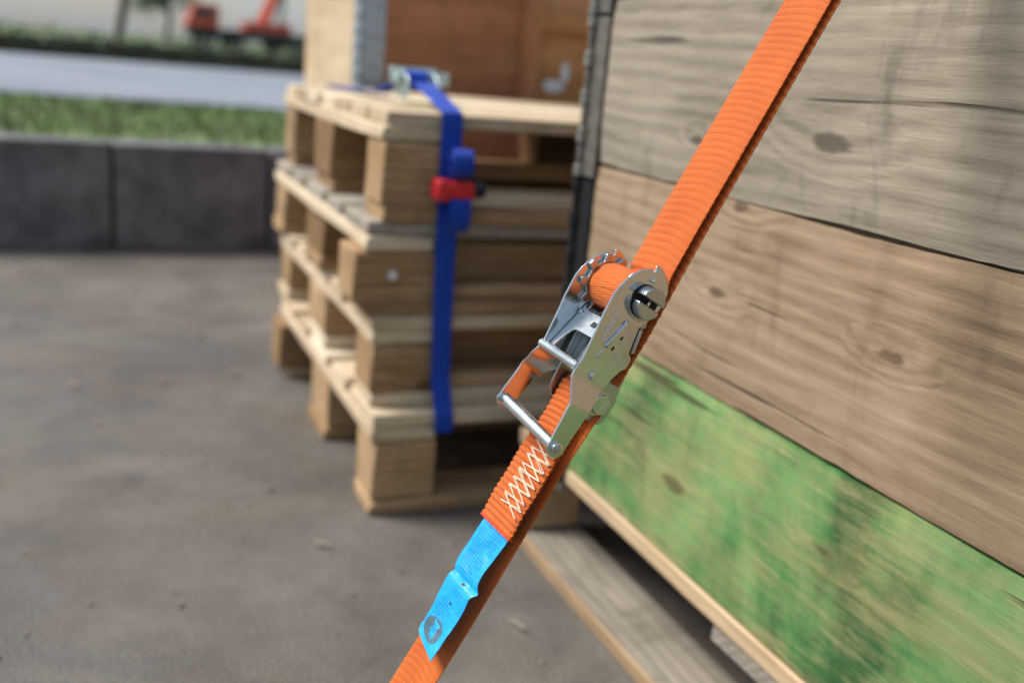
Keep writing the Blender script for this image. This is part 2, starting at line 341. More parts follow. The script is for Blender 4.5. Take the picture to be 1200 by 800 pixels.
def tube_bm(pts, r, seg=8, bm=None):
    bm = bm or bmesh.new(); pts = [Vector(p) for p in pts]; prev = None
    up = Vector((0, 0, 1)); rings = []
    for i, p in enumerate(pts):
        d = (pts[min(i + 1, len(pts) - 1)] - pts[max(i - 1, 0)]).normalized()
        if prev is None:
            a = d.cross(up); a = a if a.length > 0.05 else d.cross(Vector((1, 0, 0)))
        else: a = prev - d * prev.dot(d)
        a.normalize(); prev = a; b = d.cross(a)
        rings.append([bm.verts.new(p + (a * math.cos(t) + b * math.sin(t)) * r) for t in [2 * math.pi * k / seg for k in range(seg)]])
    for q, s in zip(rings, rings[1:]):
        for k in range(seg): bm.faces.new((q[k], q[(k + 1) % seg], s[(k + 1) % seg], s[k]))
    bm.faces.new(rings[0][::-1]); bm.faces.new(rings[-1])
    return bm

# ------------------------------------------------------------------ setting: yard, wall, verge, road
bm = bmesh.new()
NG = 60
gv = []
for i in range(NG + 1):
    row = []
    for j in range(NG + 1):
        x = -3 + 6 * i / NG; y = -2.5 + 5.05 * j / NG
        edge = (i in (0, NG)) or (j in (0, NG))
        z = 0 if edge else 0.004 * mn.noise(Vector((x * 1.7, y * 1.7, 0)))
        if i == 0: x = -400
        if i == NG: x = 400
        if j == 0: y = -400
        row.append(bm.verts.new((x, y, z)))
    gv.append(row)
for i in range(NG):
    for j in range(NG): bm.faces.new((gv[i][j], gv[i + 1][j], gv[i + 1][j + 1], gv[i][j + 1]))
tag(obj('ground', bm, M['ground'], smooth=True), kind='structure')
bm = bmesh.new(); abox(bm, -400, 400, 2.28, 4.6, -0.2, 0.335)
tag(obj('grass_verge_ground', bm, M['grass']), kind='structure')
bm = bmesh.new(); abox(bm, -400, 400, 4.6, 13.0, -0.2, 0.345)
tag(obj('road', bm, M['road']), kind='structure')
bm = bmesh.new(); abox(bm, -900, 900, 13.0, 1500, -0.2, 0.33)
tag(obj('far_ground', bm, M['grass']), kind='structure')
# grass blades
bm = bmesh.new()
for k in range(9000):
    x = rnd.uniform(-3.4, 0.6); y = rnd.uniform(2.32, 4.55); h = rnd.uniform(0.02, 0.05); a = rnd.uniform(0, 6.28); dx, dy = math.cos(a) * .004, math.sin(a) * .004
    q = rnd.uniform(-.02, .02)
    bm.faces.new([bm.verts.new((x - dx, y - dy, .335)), bm.verts.new((x + dx, y + dy, .335)), bm.verts.new((x + q, y + q * .6, .335 + h))])
tag(obj('grass', bm, M['grass']), 'short green grass on the verge beyond the low dark wall', 'grass', kind='stuff')
# low retaining wall of concrete blocks
wt = empty('retaining_wall', (0, 2.2, 0), 'low dark concrete retaining wall at the back edge of the yard', 'wall')
bk = None
for i in range(14):
    x = -5.6 + i * 0.503
    if bk is None: bk = obj('wall_block', board_bm(0.495, 0.16, 0.345, 5, 0.003, 3), M['concrete'], wt, (x, 0, 0.1725), bevel=0.006)
    else: dup(bk, wt, (x, rnd.uniform(-.003, .003), 0.1725))

def leafy(bm, c, r, n, sz, rg):
    for k in range(n):
        v = Vector((rg.gauss(0, 1), rg.gauss(0, 1), rg.gauss(0, 1))).normalized() * (rg.random() ** 0.4)
        p = Vector((c[0] + v.x * r[0], c[1] + v.y * r[1], c[2] + v.z * r[2]))
        a = Vector((rg.uniform(-1, 1), rg.uniform(-1, 1), rg.uniform(-1, 1))).normalized() * sz * rg.uniform(.6, 1.3)
        b = a.orthogonal().normalized() * a.length * .6
        bm.faces.new([bm.verts.new(p - a), bm.verts.new(p + b), bm.verts.new(p + a), bm.verts.new(p - b)])
rg = random.Random(3)
hd = empty('hedge', (-4, 13.7, 0.33), 'low dark clipped hedge running along the far side of the road', 'hedge')
bm = bmesh.new()
for i in range(46):
    x = -7 + i * 0.33
    leafy(bm, (x, 0, 0.17 + rg.uniform(0, .06)), (0.28, 0.25, 0.2), 150, 0.035, rg)
obj('foliage', bm, M['leaf'], hd)
bm = bmesh.new(); abox(bm, -7, 8, -.08, .08, 0, 0.24); obj('branches', bm, M['bark'], hd)

def tree(loc, h, r, label, seed):
    g = random.Random(seed)
    t = empty('tree', loc, label, 'tree', 'trees beyond the road')
    bm = bmesh.new(); tube_bm([(0, 0, 0), (0.05 * h, 0, h * .3), (0, 0.03 * h, h * .6), (0.02 * h, 0, h * .85)], 0.03 * h, 8, bm)
    for k in range(6):
        a = g.uniform(0, 6.28); z = h * g.uniform(.3, .6)
        tube_bm([(0.03 * h, 0, z), (math.cos(a) * r * .6, math.sin(a) * r * .6, z + h * .2)], 0.01 * h, 6, bm)
    obj('trunk', bm, M['bark'], t)
    bm = bmesh.new()
    for k in range(22):
        a = g.uniform(0, 6.28); q = r * g.uniform(0, .8)
        leafy(bm, (math.cos(a) * q, math.sin(a) * q, h * g.uniform(.42, .95)), (r * .38, r * .38, r * .32), 130, 0.022 * h, g)
    obj('crown', bm, M['leaf_tree'], t)
# ------------------------------------------------------------------ far things (placed in the left extension of the view)
tree((1.5, 66, .33), 8.5, 3.2, 'tallest rounded green tree beyond the road, left of the warehouse', 1)
tree((5.0, 78, .33), 5.4, 2.6, 'small green tree beyond the road near the red crane', 2)
wh = empty('warehouse', (-34, 150, .33), 'pale grey warehouse with dark windows far beyond the road', 'building')
bm = bmesh.new(); abox(bm, -13, 13, -8, 8, 0, 6.4); obj('wall', bm, M['cladding'], wh)
bm = bmesh.new(); abox(bm, -13.3, 13.3, -8.3, 8.3, 6.4, 6.9); obj('roof', bm, M['crane_dark'], wh)
wn = None
for i in range(8):
    bm = bmesh.new(); abox(bm, -.9, .9, -.06, .04, -.6, .6)
    if wn is None: wn = obj('window', bm, M['glass'], wh, (-11 + i * 3.1, -8.02, 4.4))
    else: bm.free(); dup(wn, wh, (-11 + i * 3.1, -8.02, 4.4))
bm = bmesh.new(); abox(bm, -1.8, 1.8, -.08, .04, 0, 3.2); obj('roller_door', bm, M['galv'], wh, (4, -8.03, 0))
# red mobile crane 60 m off
cx = empty('mobile_crane', (9.1, 60, .33), 'distant mobile crane with its long red boom raised, beyond the hedge', 'crane')
bm = bmesh.new(); abox(bm, -4.2, 2.6, -1.2, 1.2, .55, 1.05); obj('chassis', bm, M['crane_dark'], cx, bevel=.05)
bm = bmesh.new(); vs = abox(bm, -4.4, -2.6, -1.15, 1.15, 1.05, 2.3); vs[4].co.x += .5; vs[7].co.x += .5; cb_ = obj('cab', bm, M['crane_red'], cx, bevel=.08)
bm = bmesh.new(); abox(bm, -4.0, -2.9, -1.2, 1.2, 1.6, 2.1); obj('window', bm, M['glass'], cb_)
bm = bmesh.new(); abox(bm, -1.2, 1.4, -.9, .9, 1.05, 1.6); obj('turntable', bm, M['crane_red'], cx, bevel=.05)
wl = None
for x in (-3.3, -1.8, .6, 1.9):
    for y in (-1.1, 1.1):
        if wl is None: wl = obj('wheel', cyl_bm(.55, .35, 20, 'y'), M['tyre'], cx, (x, y, .55), bevel=.03)
        else: dup(wl, cx, (x, y, .55))
bm = bmesh.new(); tube_bm([(-.5, 0, 0.75), (2.1, 0, 6.5)], .36, 4, bm); tube_bm([(2.0, 0, 6.3), (5.0, 0, 13.0)], .27, 4, bm)
obj('boom', bm, M['crane_red'], cx)
bm = bmesh.new(); tube_bm([(.9, 0, 1.3), (1.2, 0, 4.4)], .16, 10, bm); obj('lift_ram', bm, M['zinc_dull'], cx)

# ------------------------------------------------------------------ pallets
PL, PW = 1.2, 0.8
proto = {}
def part_board(key, name, dims, mt, parent, loc, rot=(0, 0, 0), wob=.0018, nseg=6, bevel=.0025):
    variants = proto.setdefault((key, mt.name), [])
    if len(variants) < 3:
        o = obj(name, board_bm(*dims, seed=hash_(key) + len(variants), wob=wob, nseg=nseg), mt, parent, loc, rot, bevel=bevel, seg=1)
        variants.append(o); return o
    s = rnd.choice(variants); c = dup(s, parent, loc, rot); c.name = name; return c
def hash_(s): return sum(ord(c) * (i + 1) for i, c in enumerate(s)) % 9973
def pallet(loc, height, label, deck_mat, block_mat, base_mat, string_mat, ndeck=5, group='stacked pallets', jig=.004, rz=0):
    t = empty('pallet', loc, label, 'pallet', group, rot=(0, 0, rz))
    th = .022; bh = height - 3 * th
    J = lambda a=jig: rnd.uniform(-a, a)
    ys_block = ((0.05, .1), (PW / 2, .145), (PW - .05, .1)); xs_block = ((.052, .104), (PL / 2, .145), (PL - .052, .104))
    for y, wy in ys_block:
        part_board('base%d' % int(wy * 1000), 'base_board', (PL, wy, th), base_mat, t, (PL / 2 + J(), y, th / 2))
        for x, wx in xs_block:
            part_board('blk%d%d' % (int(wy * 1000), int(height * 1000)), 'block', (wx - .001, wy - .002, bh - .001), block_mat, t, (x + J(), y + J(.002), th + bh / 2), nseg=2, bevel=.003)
    for x, wx in xs_block:
        part_board('str%d' % int(wx * 1000), 'stringer_board', (PW, wx, th - .0005), string_mat, t, (x + J(.003), PW / 2 + J(), th + bh + th / 2), (0, 0, R(90)))
    if ndeck == 5: ds = ((.0725, .145), (.2360, .1), (.4, .145), (.564, .1), (PW - .0725, .145))
    else: ds = [(PW * (i + .5) / ndeck, PW / ndeck - .008) for i in range(ndeck)]
    for y, wy in ds:
        part_board('deck%d' % int(wy * 1000), 'deck_board', (PL, wy, th), deck_mat, t, (PL / 2 + J(), y + J(.002), height - th / 2))
    return t
Z4 = 0.165; Z3 = Z4 + .144; Z2 = Z3 + .144; Z1 = Z2 + .161
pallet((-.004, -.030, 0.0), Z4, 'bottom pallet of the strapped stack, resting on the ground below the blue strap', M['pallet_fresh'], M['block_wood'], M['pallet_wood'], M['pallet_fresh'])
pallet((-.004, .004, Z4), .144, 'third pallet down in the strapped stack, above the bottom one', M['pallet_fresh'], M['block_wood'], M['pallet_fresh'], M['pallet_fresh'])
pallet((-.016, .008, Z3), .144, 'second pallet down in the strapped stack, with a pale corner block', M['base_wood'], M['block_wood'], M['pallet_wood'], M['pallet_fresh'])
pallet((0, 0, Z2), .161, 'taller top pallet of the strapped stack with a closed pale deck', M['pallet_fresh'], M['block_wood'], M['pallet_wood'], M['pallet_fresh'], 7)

for y_, z_ in ((.056, .0335), (.185, .062), (.30, .034)):
    for x_ in (.316, .884):
        part_board('fill', 'filler_board', (.420, .085, .021), M['pallet_fresh'] if y_ < .1 else M['pallet_wood'], bpy.data.objects['pallet.003'], (x_, y_, z_))
for pn_ in ('pallet.001', 'pallet.002'):  # boards added inside the middle pallets to lighten their too dark openings
    for x_ in (.316, .884):
        for y_, z_, ry in ((.088, .060, 90), (.052, .0335, 0), (.245, .034, 0)):
            if ry == 90 and pn_ == 'pallet.001': y_ = .105
            part_board('fill2_%d' % ry, 'filler_board', (.420, .075, .021), M['pallet_wood'], bpy.data.objects[pn_], (x_, y_, z_), (R(ry), 0, 0))
obj('round_sticker', cyl_bm(.0075, .001, 20, 'y', None, (.040, -.0024, .064)), M['white_paint'], bpy.data.objects['pallet.002'])
# ------------------------------------------------------------------ plywood boxes behind the stack
bt = empty('plywood_box', (0.205, 1.0, 0.0), 'tall plywood box behind the pallets, cream side and brown front, ribbed steel corner', 'box')
BH = 1.45
bm = board_bm(0.66, .014, BH, 3, .001, 3); obj('side_panel', bm, M['ply_cream'], bt, (0.007, .332, BH / 2), (0, 0, R(90)), bevel=.002)
bm = board_bm(0.42, .014, BH, 4, .001, 3); obj('front_panel', bm, M['ply_brown'], bt, (0.215, 0.0, BH / 2), bevel=.002)
bm = board_bm(0.55, .014, .62, 6, .001, 3); p2 = obj('right_panel', bm, M['ply_orange'], bt, (0.705, 0.004, .49), bevel=.002)
bm = board_bm(0.55, .014, .70, 6, .001, 3); obj('upper_panel', bm, M['ply_brown'], bt, (0.705, 0.000, 1.152), bevel=.002)
bm = board_bm(BH, .018, .05, 7, .001, 3); obj('batten', bm, M['ply_brown'], bt, (0.425, -.014, BH / 2), (0, R(90), 0), bevel=.002)
bm = board_bm(.55, .02, .045, 8, .001, 3); obj('rail', bm, M['ply_orange'], bt, (0.71, -.016, .805), bevel=.002)
bm = board_bm(0.98, .014, BH, 4, .001, 3); obj('back_panel', bm, M['ply_brown'], bt, (0.49, .66, BH / 2), bevel=.002)
bm = board_bm(0.64, .014, BH, 3, .001, 3); obj('end_panel', bm, M['ply_brown'], bt, (0.98, .332, BH / 2), (0, 0, R(90)), bevel=.002)
# paint smear on the orange panel (flat print on the panel)
def smear(pts, name, loc):
    bm = bmesh.new(); vs = [bm.verts.new((x, 0, z)) for x, z in pts]; f = bm.faces.new(vs)
    r = bmesh.ops.extrude_face_region(bm, geom=[f]); bmesh.ops.translate(bm, vec=(0, -.0006, 0), verts=[v for v in r['geom'] if isinstance(v, bmesh.types.BMVert)])
    return obj(name, bm, M['white_paint'], bt, loc)
smear([(-.040, -.022), (-.020, -.034), (.010, -.031), (.026, -.020), (.010, -.008), (-.014, -.002), (-.034, -.008)], 'paint_mark', (0.51, -.0045, .668))
smear([(.010, -.004), (.028, -.010), (.033, .020), (.024, .044), (.010, .034)], 'paint_mark', (0.51, -.0045, .668))
smear([(-.014, -.008), (.004, -.012), (.010, .004), (-.006, .010)], 'paint_mark', (0.43, -.0045, .652))
# ribbed galvanised corner
bm = bmesh.new(); abox(bm, -.002, .056, -.0105, -.0072, 0, BH); abox(bm, -.0035, -.0005, -.0105, .06, 0, BH)
ca = obj('corner_steel', bm, M['galv'], bt, (0, 0, 0))
rb = None
z = .02
while z < BH:
    bm = bmesh.new(); abox(bm, .004, .05, -.014, -.0106, 0, .016); abox(bm, -.0072, -.0036, -.006, .054, 0, .016)
    if rb is None: rb = obj('rib', bm, M['galv'], ca, (0, 0, z), bevel=.0015)
    else: bm.free(); dup(rb, ca, (0, 0, z))
    z += .034

# ------------------------------------------------------------------ blue strap round the stack
def ribbon(name, mt, parent, path, wfun, th, pitch, amp, step, nw=14, smooth=True, bow=0.3, scal=0.0004, scp=0.0026, frame=None, pw=0.7):
    """webbing ribbon. path: list of (s,n) points; across direction is local x. wfun(s_len)->(w0,w1)"""
    P = [Vector((0, a, b)) for a, b in path]
    out = [(P[0].copy(), 0.0)]; acc = 0
    for a, b in zip(P, P[1:]):
        Ls = (b - a).length; k = max(1, int(Ls / step))
        for i in range(1, k + 1): out.append((a.lerp(b, i / k), acc + Ls * i / k))
        acc += Ls
    bm = bmesh.new(); uvl = bm.loops.layers.uv.new('UVMap'); top = []; bot = []; uvs = {}
    for i, (p, s) in enumerate(out):
        d = (out[min(i + 1, len(out) - 1)][0] - out[max(i - 1, 0)][0]).normalized(); nrm = Vector((0, -d.z, d.y))
        if nrm.z < 0 and False: nrm = -nrm
        w0, w1 = wfun(s); rt = []; rb_ = []
        sc_ = scal * math.sin(2 * math.pi * s / scp)
        w0 += sc_; w1 += scal * math.sin(2 * math.pi * s / scp + 1.3)
        for j in range(nw + 1):
            t = j / nw; x = w0 + (w1 - w0) * t; q = 2 * t - 1
            ph = (s + bow * pitch * (q * q) + 0.25 * pitch * mn.noise(Vector((x * 30, s * 12, 3)))) / pitch
            fr = ph - math.floor(ph)
            d1 = amp * (math.sin(math.pi * fr) ** pw - .5)
            edge = 0.35 + 0.65 * (1 - abs(q) ** 8)
            lift = 0.0
            hh = th / 2 * edge
            pt = p + nrm * (hh + d1); pb = p - nrm * (hh - d1 * .6)
            vt = bm.verts.new((x, pt.y, pt.z)); vb = bm.verts.new((x, pb.y, pb.z))
            uvs[vt] = (x, s); uvs[vb] = (x, s); rt.append(vt); rb_.append(vb)
        top.append(rt); bot.append(rb_)
    for i in range(len(out) - 1):
        for j in range(nw):
            bm.faces.new((top[i][j], top[i][j + 1], top[i + 1][j + 1], top[i + 1][j]))
            bm.faces.new((bot[i][j], bot[i + 1][j], bot[i + 1][j + 1], bot[i][j + 1]))
        bm.faces.new((top[i][0], top[i + 1][0], bot[i + 1][0], bot[i][0])); bm.faces.new((top[i][nw], bot[i][nw], bot[i + 1][nw], top[i + 1][nw]))
    for i in (0, len(out) - 1):
        for j in range(nw): bm.faces.new((top[i][j], bot[i][j], bot[i][j + 1], top[i][j + 1]))
    for f in bm.faces:
        for lp in f.loops: lp[uvl].uv = uvs[lp.vert]
    return obj(name, bm, mt, parent, smooth=smooth)

# local frame for the blue strap: x = world x, y(s) = world -z?  -> ribbon in the y/z plane of the world
bs_ = empty('blue_lashing_strap', (0.083, 0, 0), 'blue ratchet lashing strap wrapped around the top three pallets', 'strap')
zt = Z1 + .003
path = [(0.50, Z4 - .036), (-.02, Z4 - .036), (-.036, Z4 - .030), (-.038, Z4 - .015), (-.036, Z4 - .004), (-.010, Z4 + .05), (-.006, .35), (-.006, Z1 - .01), (-.003, Z1 + .001), (.006, Z1 + .005), (.10, Z1 + .016), (.27, Z1 + .034)]
def wblue(s):
    t = max(0, s - 1.045); q = max(0, .93 - s) * .022; return (-.0005 + t * .13 + q, .0315 + t * .16 + q * .8)
ribbon('webbing', M['blue'], bs_, path, wblue, .0018, .0045, .0005, .004, 8)
path = [(.31, Z1 + .03), (.40, Z1 + .010), (.60, Z1 + .004), (.80, Z1 + .003), (.806, Z1 - .02), (.806, Z4 + .01)]
ribbon('webbing', M['blue'], bs_, path, lambda s: (.0, .032), .0018, .0045, .0005, .006, 8)
# loose end rolled into two bundles
def coil(cz, rx, rz_, n=4):
    pts = []
    for k in range(n * 26):
        a = 2 * math.pi * k / 26; q = 1 - .78 * k / (n * 26)
        pts.append((-.012 - rx * q * 1.0 + rx * q * math.cos(a) - .002, cz + rz_ * q * math.sin(a)))
    return pts
def tube_path(name, pts, parent, x0, x1):
    return ribbon(name, M['blue'], parent, pts, lambda s: (x0, x1), .002, .0045, .0004, .004, 6)
tube_path('rolled_end', coil(.545, .017, .022), bs_, .010, .040)
tube_path('rolled_end', coil(.472, .017, .030), bs_, .008, .040)
bm = bmesh.new(); abox(bm, -.010, .046, -.042, -.008, .495, .520); cl = obj('clamp', bm, M['red'], bs_, bevel=.006, seg=3)
bm = bmesh.new(); abox(bm, -.014, .006, -.046, -.010, .492, .523); obj('clamp_jaw', bm, M['red'], cl, bevel=.004, seg=2)
bm = cyl_bm(.013, .02, 12, 'x', None, (.054, -.028, .5095)); obj('knob', bm, M['black'], cl, bevel=.003)

# ------------------------------------------------------------------ crate of stacked pallet collars at the right
CX, CY0, CLN, CWD = 0.200, -0.250, 1.2, 0.8     # visible face x = CX, far end y = CY0
cp = empty('pallet', (CX + .004, CY0 + .135, 0), 'pallet lying under the green painted collar at the right', 'pallet', rot=(0, 0, R(-90)))
th = .022; ph_ = .166
def P2(x, y): return (x, y)      # local x -> world -y, local y -> world x
for y, wy in ((0.05 - .014, .1), (.4, .145), (.75, .1)):
    o = part_board('cbase%d' % int(wy * 1000), 'base_board', (PL, wy + (.0), th), M['base_wood'], cp, (PL / 2, y, th / 2), nseg=8)
    if len(o.data.materials) == 1:
        o.data.materials.append(M['edge_wood'])
        for f in o.data.polygons:
            if abs(f.normal.y) > .7: f.material_index = 1
    for x in (.0290, .72, PL - .0725):
        part_board('cblk%d' % int(wy * 1000), 'block', (.055, wy - .01, ph_ - 3 * th - .001), M['block_wood'], cp, (x, y, th + (ph_ - 3 * th) / 2), nseg=2, bevel=.003)
for x in (.0725, .6, PL - .0725):
    part_board('cstr', 'stringer_board', (PW, .143, th - .0005), M['base_wood'], cp, (x, PW / 2, ph_ - 1.5 * th), (0, 0, R(90)))
for y in (.0725 - .006, .236, .4, .564, .7275):
    part_board('cdeck', 'deck_board', (PL, .14, th), M['edge_wood'], cp, (PL / 2, y, ph_ - th / 2), nseg=10)

def plank_face(lx, ly, lz, seed):
    """large collar plank with uneven edges and a gently cupped face; length x, thickness y, height z"""
    nx, nz = 90, 8; bm = bmesh.new(); F_ = []; B_ = []
    for i in range(nx + 1):
        x = -lx / 2 + lx * i / nx; fa = []; ba = []
        eb = .0022 * mn.noise(Vector((x * 6, seed, 0))) + .0012 * mn.noise(Vector((x * 40, seed, 5)))
        et = .0022 * mn.noise(Vector((x * 6, seed, 9))) + .0012 * mn.noise(Vector((x * 40, seed, 14)))
        for j in range(nz + 1):
            t = j / nz; q = 2 * t - 1
            z = -lz / 2 + lz * t + eb * (1 - t) * (1 if t < .5 else 0) + et * t * (1 if t > .5 else 0)
            y = -ly / 2 - .0010 * mn.noise(Vector((x * 9, z * 22, seed))) + .0022 * abs(q) ** 10 + .001 * q * q
            fa.append(bm.verts.new((x, y, z))); ba.append(bm.verts.new((x, ly / 2, z)))
        F_.append(fa); B_.append(ba)
    for i in range(nx):
        for j in range(nz):
            bm.faces.new((F_[i][j], F_[i + 1][j], F_[i + 1][j + 1], F_[i][j + 1])); bm.faces.new((B_[i][j], B_[i][j + 1], B_[i + 1][j + 1], B_[i + 1][j]))
        bm.faces.new((F_[i][0], B_[i][0], B_[i + 1][0], F_[i + 1][0])); bm.faces.new((F_[i][nz], F_[i + 1][nz], B_[i + 1][nz], B_[i][nz]))
    for i in (0, nx):
        for j in range(nz): bm.faces.new((F_[i][j], F_[i][j + 1], B_[i][j + 1], B_[i][j]))
    return bm
def hinge(parent, x, y, z, h, mt, flip=1):
    """folded strap hinge at a collar corner: leaf plates, barrel with knuckles"""
    bm = bmesh.new(); abox(bm, -.003, .0, -.030, .020, -h * .46, h * .46); abox(bm, .0, .045, .0, .003, -h * .46, h * .46)
    o = obj('hinge', bm, mt, parent, (x, y, z), bevel=.0008)
    obj('barrel', cyl_bm(.0055, h, 12, 'z', None, (-.004, .008, 0)), mt, o)
    k = None
    for i in range(5):
        zz = -h * .42 + i * h * .21
        if k is None: k = obj('knuckle', cyl_bm(.0082, .018, 12, 'z'), mt if mt is M['dark'] else M['knuckle'], o, (-.004, .008, zz), bevel=.001)
        else: dup(k, o, (-.004, .008, zz))
    return o
def collar(z, h, mt, label, seed, hm):
    t = empty('pallet_collar', (CX, CY0, z), label, 'pallet collar', 'stacked pallet collars at the right')
    g = .0035
    obj('side_plank', plank_face(CLN, .02, h - g, seed), mt, t, (.010, -CLN / 2, h / 2), (0, 0, R(-90)), smooth=True, bevel=0)
    obj('side_plank', board_bm(CLN, .02, h - g, seed + 1, .001, 8), mt, t, (CWD - .010, -CLN / 2, h / 2), (0, 0, R(90)), bevel=.002)
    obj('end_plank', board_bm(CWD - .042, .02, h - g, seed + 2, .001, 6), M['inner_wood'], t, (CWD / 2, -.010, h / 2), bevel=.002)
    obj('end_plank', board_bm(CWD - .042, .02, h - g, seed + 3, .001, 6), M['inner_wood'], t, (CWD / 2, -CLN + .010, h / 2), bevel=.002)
    hinge(t, -.001, .0015, h / 2 - .02, h * 1.12, hm)
    return t
collar(.166, .208, M['green_wood'], 'lowest pallet collar at the right, worn green paint', 11, M['dark'])  # hinges of both lower collars blackened to stand in for corner shade
collar(.374, .204, M['brown_wood'], 'second pallet collar at the right, warm brown bare wood', 23, M['dark'])
collar(.578, .200, M['grey_wood'], 'third pallet collar at the right, weathered grey wood with dark stains', 37, M['rust'])
collar(.778, .200, M['grey_wood'], 'topmost grey pallet collar at the right, under the bend of the orange strap', 51, M['rust'])
# ------------------------------------------------------------------ orange ratchet strap (local: x across, y along, z out)
O_ = Vector((-0.05647729, -0.87078496, 0.54835494))
Wv = Vector((0.1016782, -0.99441209, -0.02839275)); Sv = Vector((0.48858453, 0.02505548, 0.87215674)); Nv = Vector((-0.86657181, -0.10255158, 0.48840196))
mw = Matrix.Identity(4)
for i in range(3):
    mw[i][0] = Wv[i]; mw[i][1] = Sv[i]; mw[i][2] = Nv[i]; mw[i][3] = O_[i]
ST = empty('ratchet_strap', label='orange ratchet lashing strap with steel buckle and blue tag in front of the collars', cat='strap', mat=mw)
mm = .001
# upper run: front layer and layer behind it, both going up over the crate
up1 = [(-.004, -.0135), (.006, -.0125), (.02, -.0085), (.06, -.0078), (.20, -.0082), (.535, -.0085), (.545, -.012), (.60, -.11), (.70, -.29)]
up2 = [(-.06, -.016), (-.02, -.0160), (.02, -.0140), (.06, -.0132), (.20, -.0130), (.530, -.0133), (.541, -.018), (.597, -.118), (.697, -.298)]
def wup(s): return (-.0462 - .021 * max(0, min(s, .3)), -.0008 - .026 * max(0, min(s, .3)))
ribbon('webbing', M['orange'], ST, up1, wup, .0022, .0056, .0008, .00055, 26, bow=.45, pw=.45)
ribbon('webbing', M['orange'], ST, up2, lambda s: (-.0445 - .02 * min(max(s - .08, 0), .3), .0010 - .026 * min(max(s - .08, 0), .3)), .0022, .0064, .0012, .001, 22)
# lower main run down to the ground
lo = [(-.615, -.030), (-.45, -.0260), (-.32, -.0215), (-.25, -.0205), (-.18, -.0175), (-.12, -.0150), (-.09, -.0165), (-.082, -.0180)]
def wlo(s):
    t = min(1.35, max(0, .50 - s) / .17); return (-.0445 - .0075 * t, -.0012 - .0075 * t)
ribbon('webbing', M['orange'], ST, lo, wlo, .0022, .0052, .0007, .0006, 24, bow=.7, pw=.45)
# fixed end: loop over the pin and sewn flap
pin = (-.076, -.012)
fl = [(-.1835, -.0072), (-.165, -.0058), (-.15, -.0066), (-.12, -.0060), (-.10, -.0058), (-.088, -.0052)]
for k in range(9):
    a = R(80 - k * 24); fl.append((pin[0] + .0072 * math.cos(a) * 1.0, pin[1] + .0072 * math.sin(a)))
fl += [(-.088, -.0178), (-.10, -.0115), (-.16, -.0098)]
def wfl(s):
    t = min(1, max(0, (s - .055) / .03)); return (-.0440 + .0035 * t, -.0020 - .0055 * t)
ribbon('fixed_end_webbing', M['orange'], ST, fl, wfl, .0032, .0043, .0015, .0006, 26, bow=.15)
bm = bmesh.new()
for k in range(40):
    x = -.0438 + k * (.0416 / 40)
    abox(bm, x, x + .00115, -.1846, -.1828, -.0092 + .0003 * rnd.random(), -.0056 + .0004 * rnd.random())
obj('melted_edge', bm, M['orange_cut'], ST)
# zigzag stitching
def dashes(bm, a, b, r=.00036, ln=.0017, gap=.0005):
    a = Vector(a); b = Vector(b); L = (b - a).length; d = (b - a) / L; t = 0
    while t < L:
        e = min(t + ln, L); p = a + d * t; q = a + d * e; mid = (p + q) / 2 + Vector((0, 0, .0005))
        tube_bm([p, mid, q], r, 6, bm); t += ln + gap
bm = bmesh.new(); zst = -.0035
for off in (0, 1, 0, 1, 0):
    pts = []
    for k in range(9):
        left = (k % 2 == 0) if off == 0 else (k % 2 == 1)
        y = -.1180 - k * .0060 - off * .0008
        pts.append(((-.0300 if left else -.0040) + rnd.uniform(-.0012, .0012), y - (0 if left else .0035) + rnd.uniform(-.0010, .0010), zst + rnd.uniform(-.0002, .0002)))
    for a, b in zip(pts, pts[1:]): dashes(bm, a, b)
obj('stitching', bm, M['thread'], ST, smooth=True)

# handle plates -------------------------------------------------------------
def prism(pts, w0, w1, cuts=(), shift=None):
    bm = bmesh.new(); vs = [bm.verts.new((w0, s * mm, n * mm)) for s, n in pts]; f = bm.faces.new(vs)
    for c in cuts:
        g = bm.verts[:] + bm.edges[:] + bm.faces[:]
        bmesh.ops.bisect_plane(bm, geom=g, plane_co=(0, c * mm, 0), plane_no=(0, 1, 0), dist=1e-7)
    r = bmesh.ops.extrude_face_region(bm, geom=bm.faces[:]); nv = [v for v in r['geom'] if isinstance(v, bmesh.types.BMVert)]
    bmesh.ops.translate(bm, vec=(w1 - w0, 0, 0), verts=nv)
    if shift:
        for v in bm.verts: v.co = shift(v.co)
    return bm
def arc(cs, cn, r, a0, a1, n=10): return [(cs + r * math.cos(R(a0 + (a1 - a0) * i / n)), cn + r * math.sin(R(a0 + (a1 - a0) * i / n))) for i in range(n + 1)]
plate = [(-16, 25.6), (-9, 26.0), (-2.3, 24.8), (3, 22.8), (8, 20.2), (12.8, 16.6), (16.0, 12.8), (17.6, 9.2), (16.2, 7.6), (17.4, 6.2), (20.4, 8.0), (21.6, 5.2), (21.0, 1.2), (18.6, -3.6), (15, -8.4), (11, -11.6),
         (5, -13.4), (-2, -13.4), (-9, -11.4), (-15, -8.6), (-19.5, -6.8), (-30, -8.8), (-37, -10.4), (-39.6, -14.2), (-44, -14.8), (-47.5, -14.2), (-50, -11.8), (-55, -9.6), (-60.4, -8.0), (-66, -6.6), (-72, -5.6), (-80, -3.6),
         (-90, -2.0), (-106, -.8)] + arc(-114.2, 6.3, 7.2, -75, -285, 12) + [(-106, 14.0), (-96.4, 14.4), (-86, 15.2), (-80, 17.0), (-74, 19.6), (-69, 21.6), (-62.5, 21.6), (-55.6, 21.0), (-45, 22.2), (-34.7, 23.4), (-25, 25.0)]
cuts = [-66, -69, -72, -75, -78, -81, -84, -87]
def sm(t): t = max(0, min(1, t)); return t * t * (3 - 2 * t)
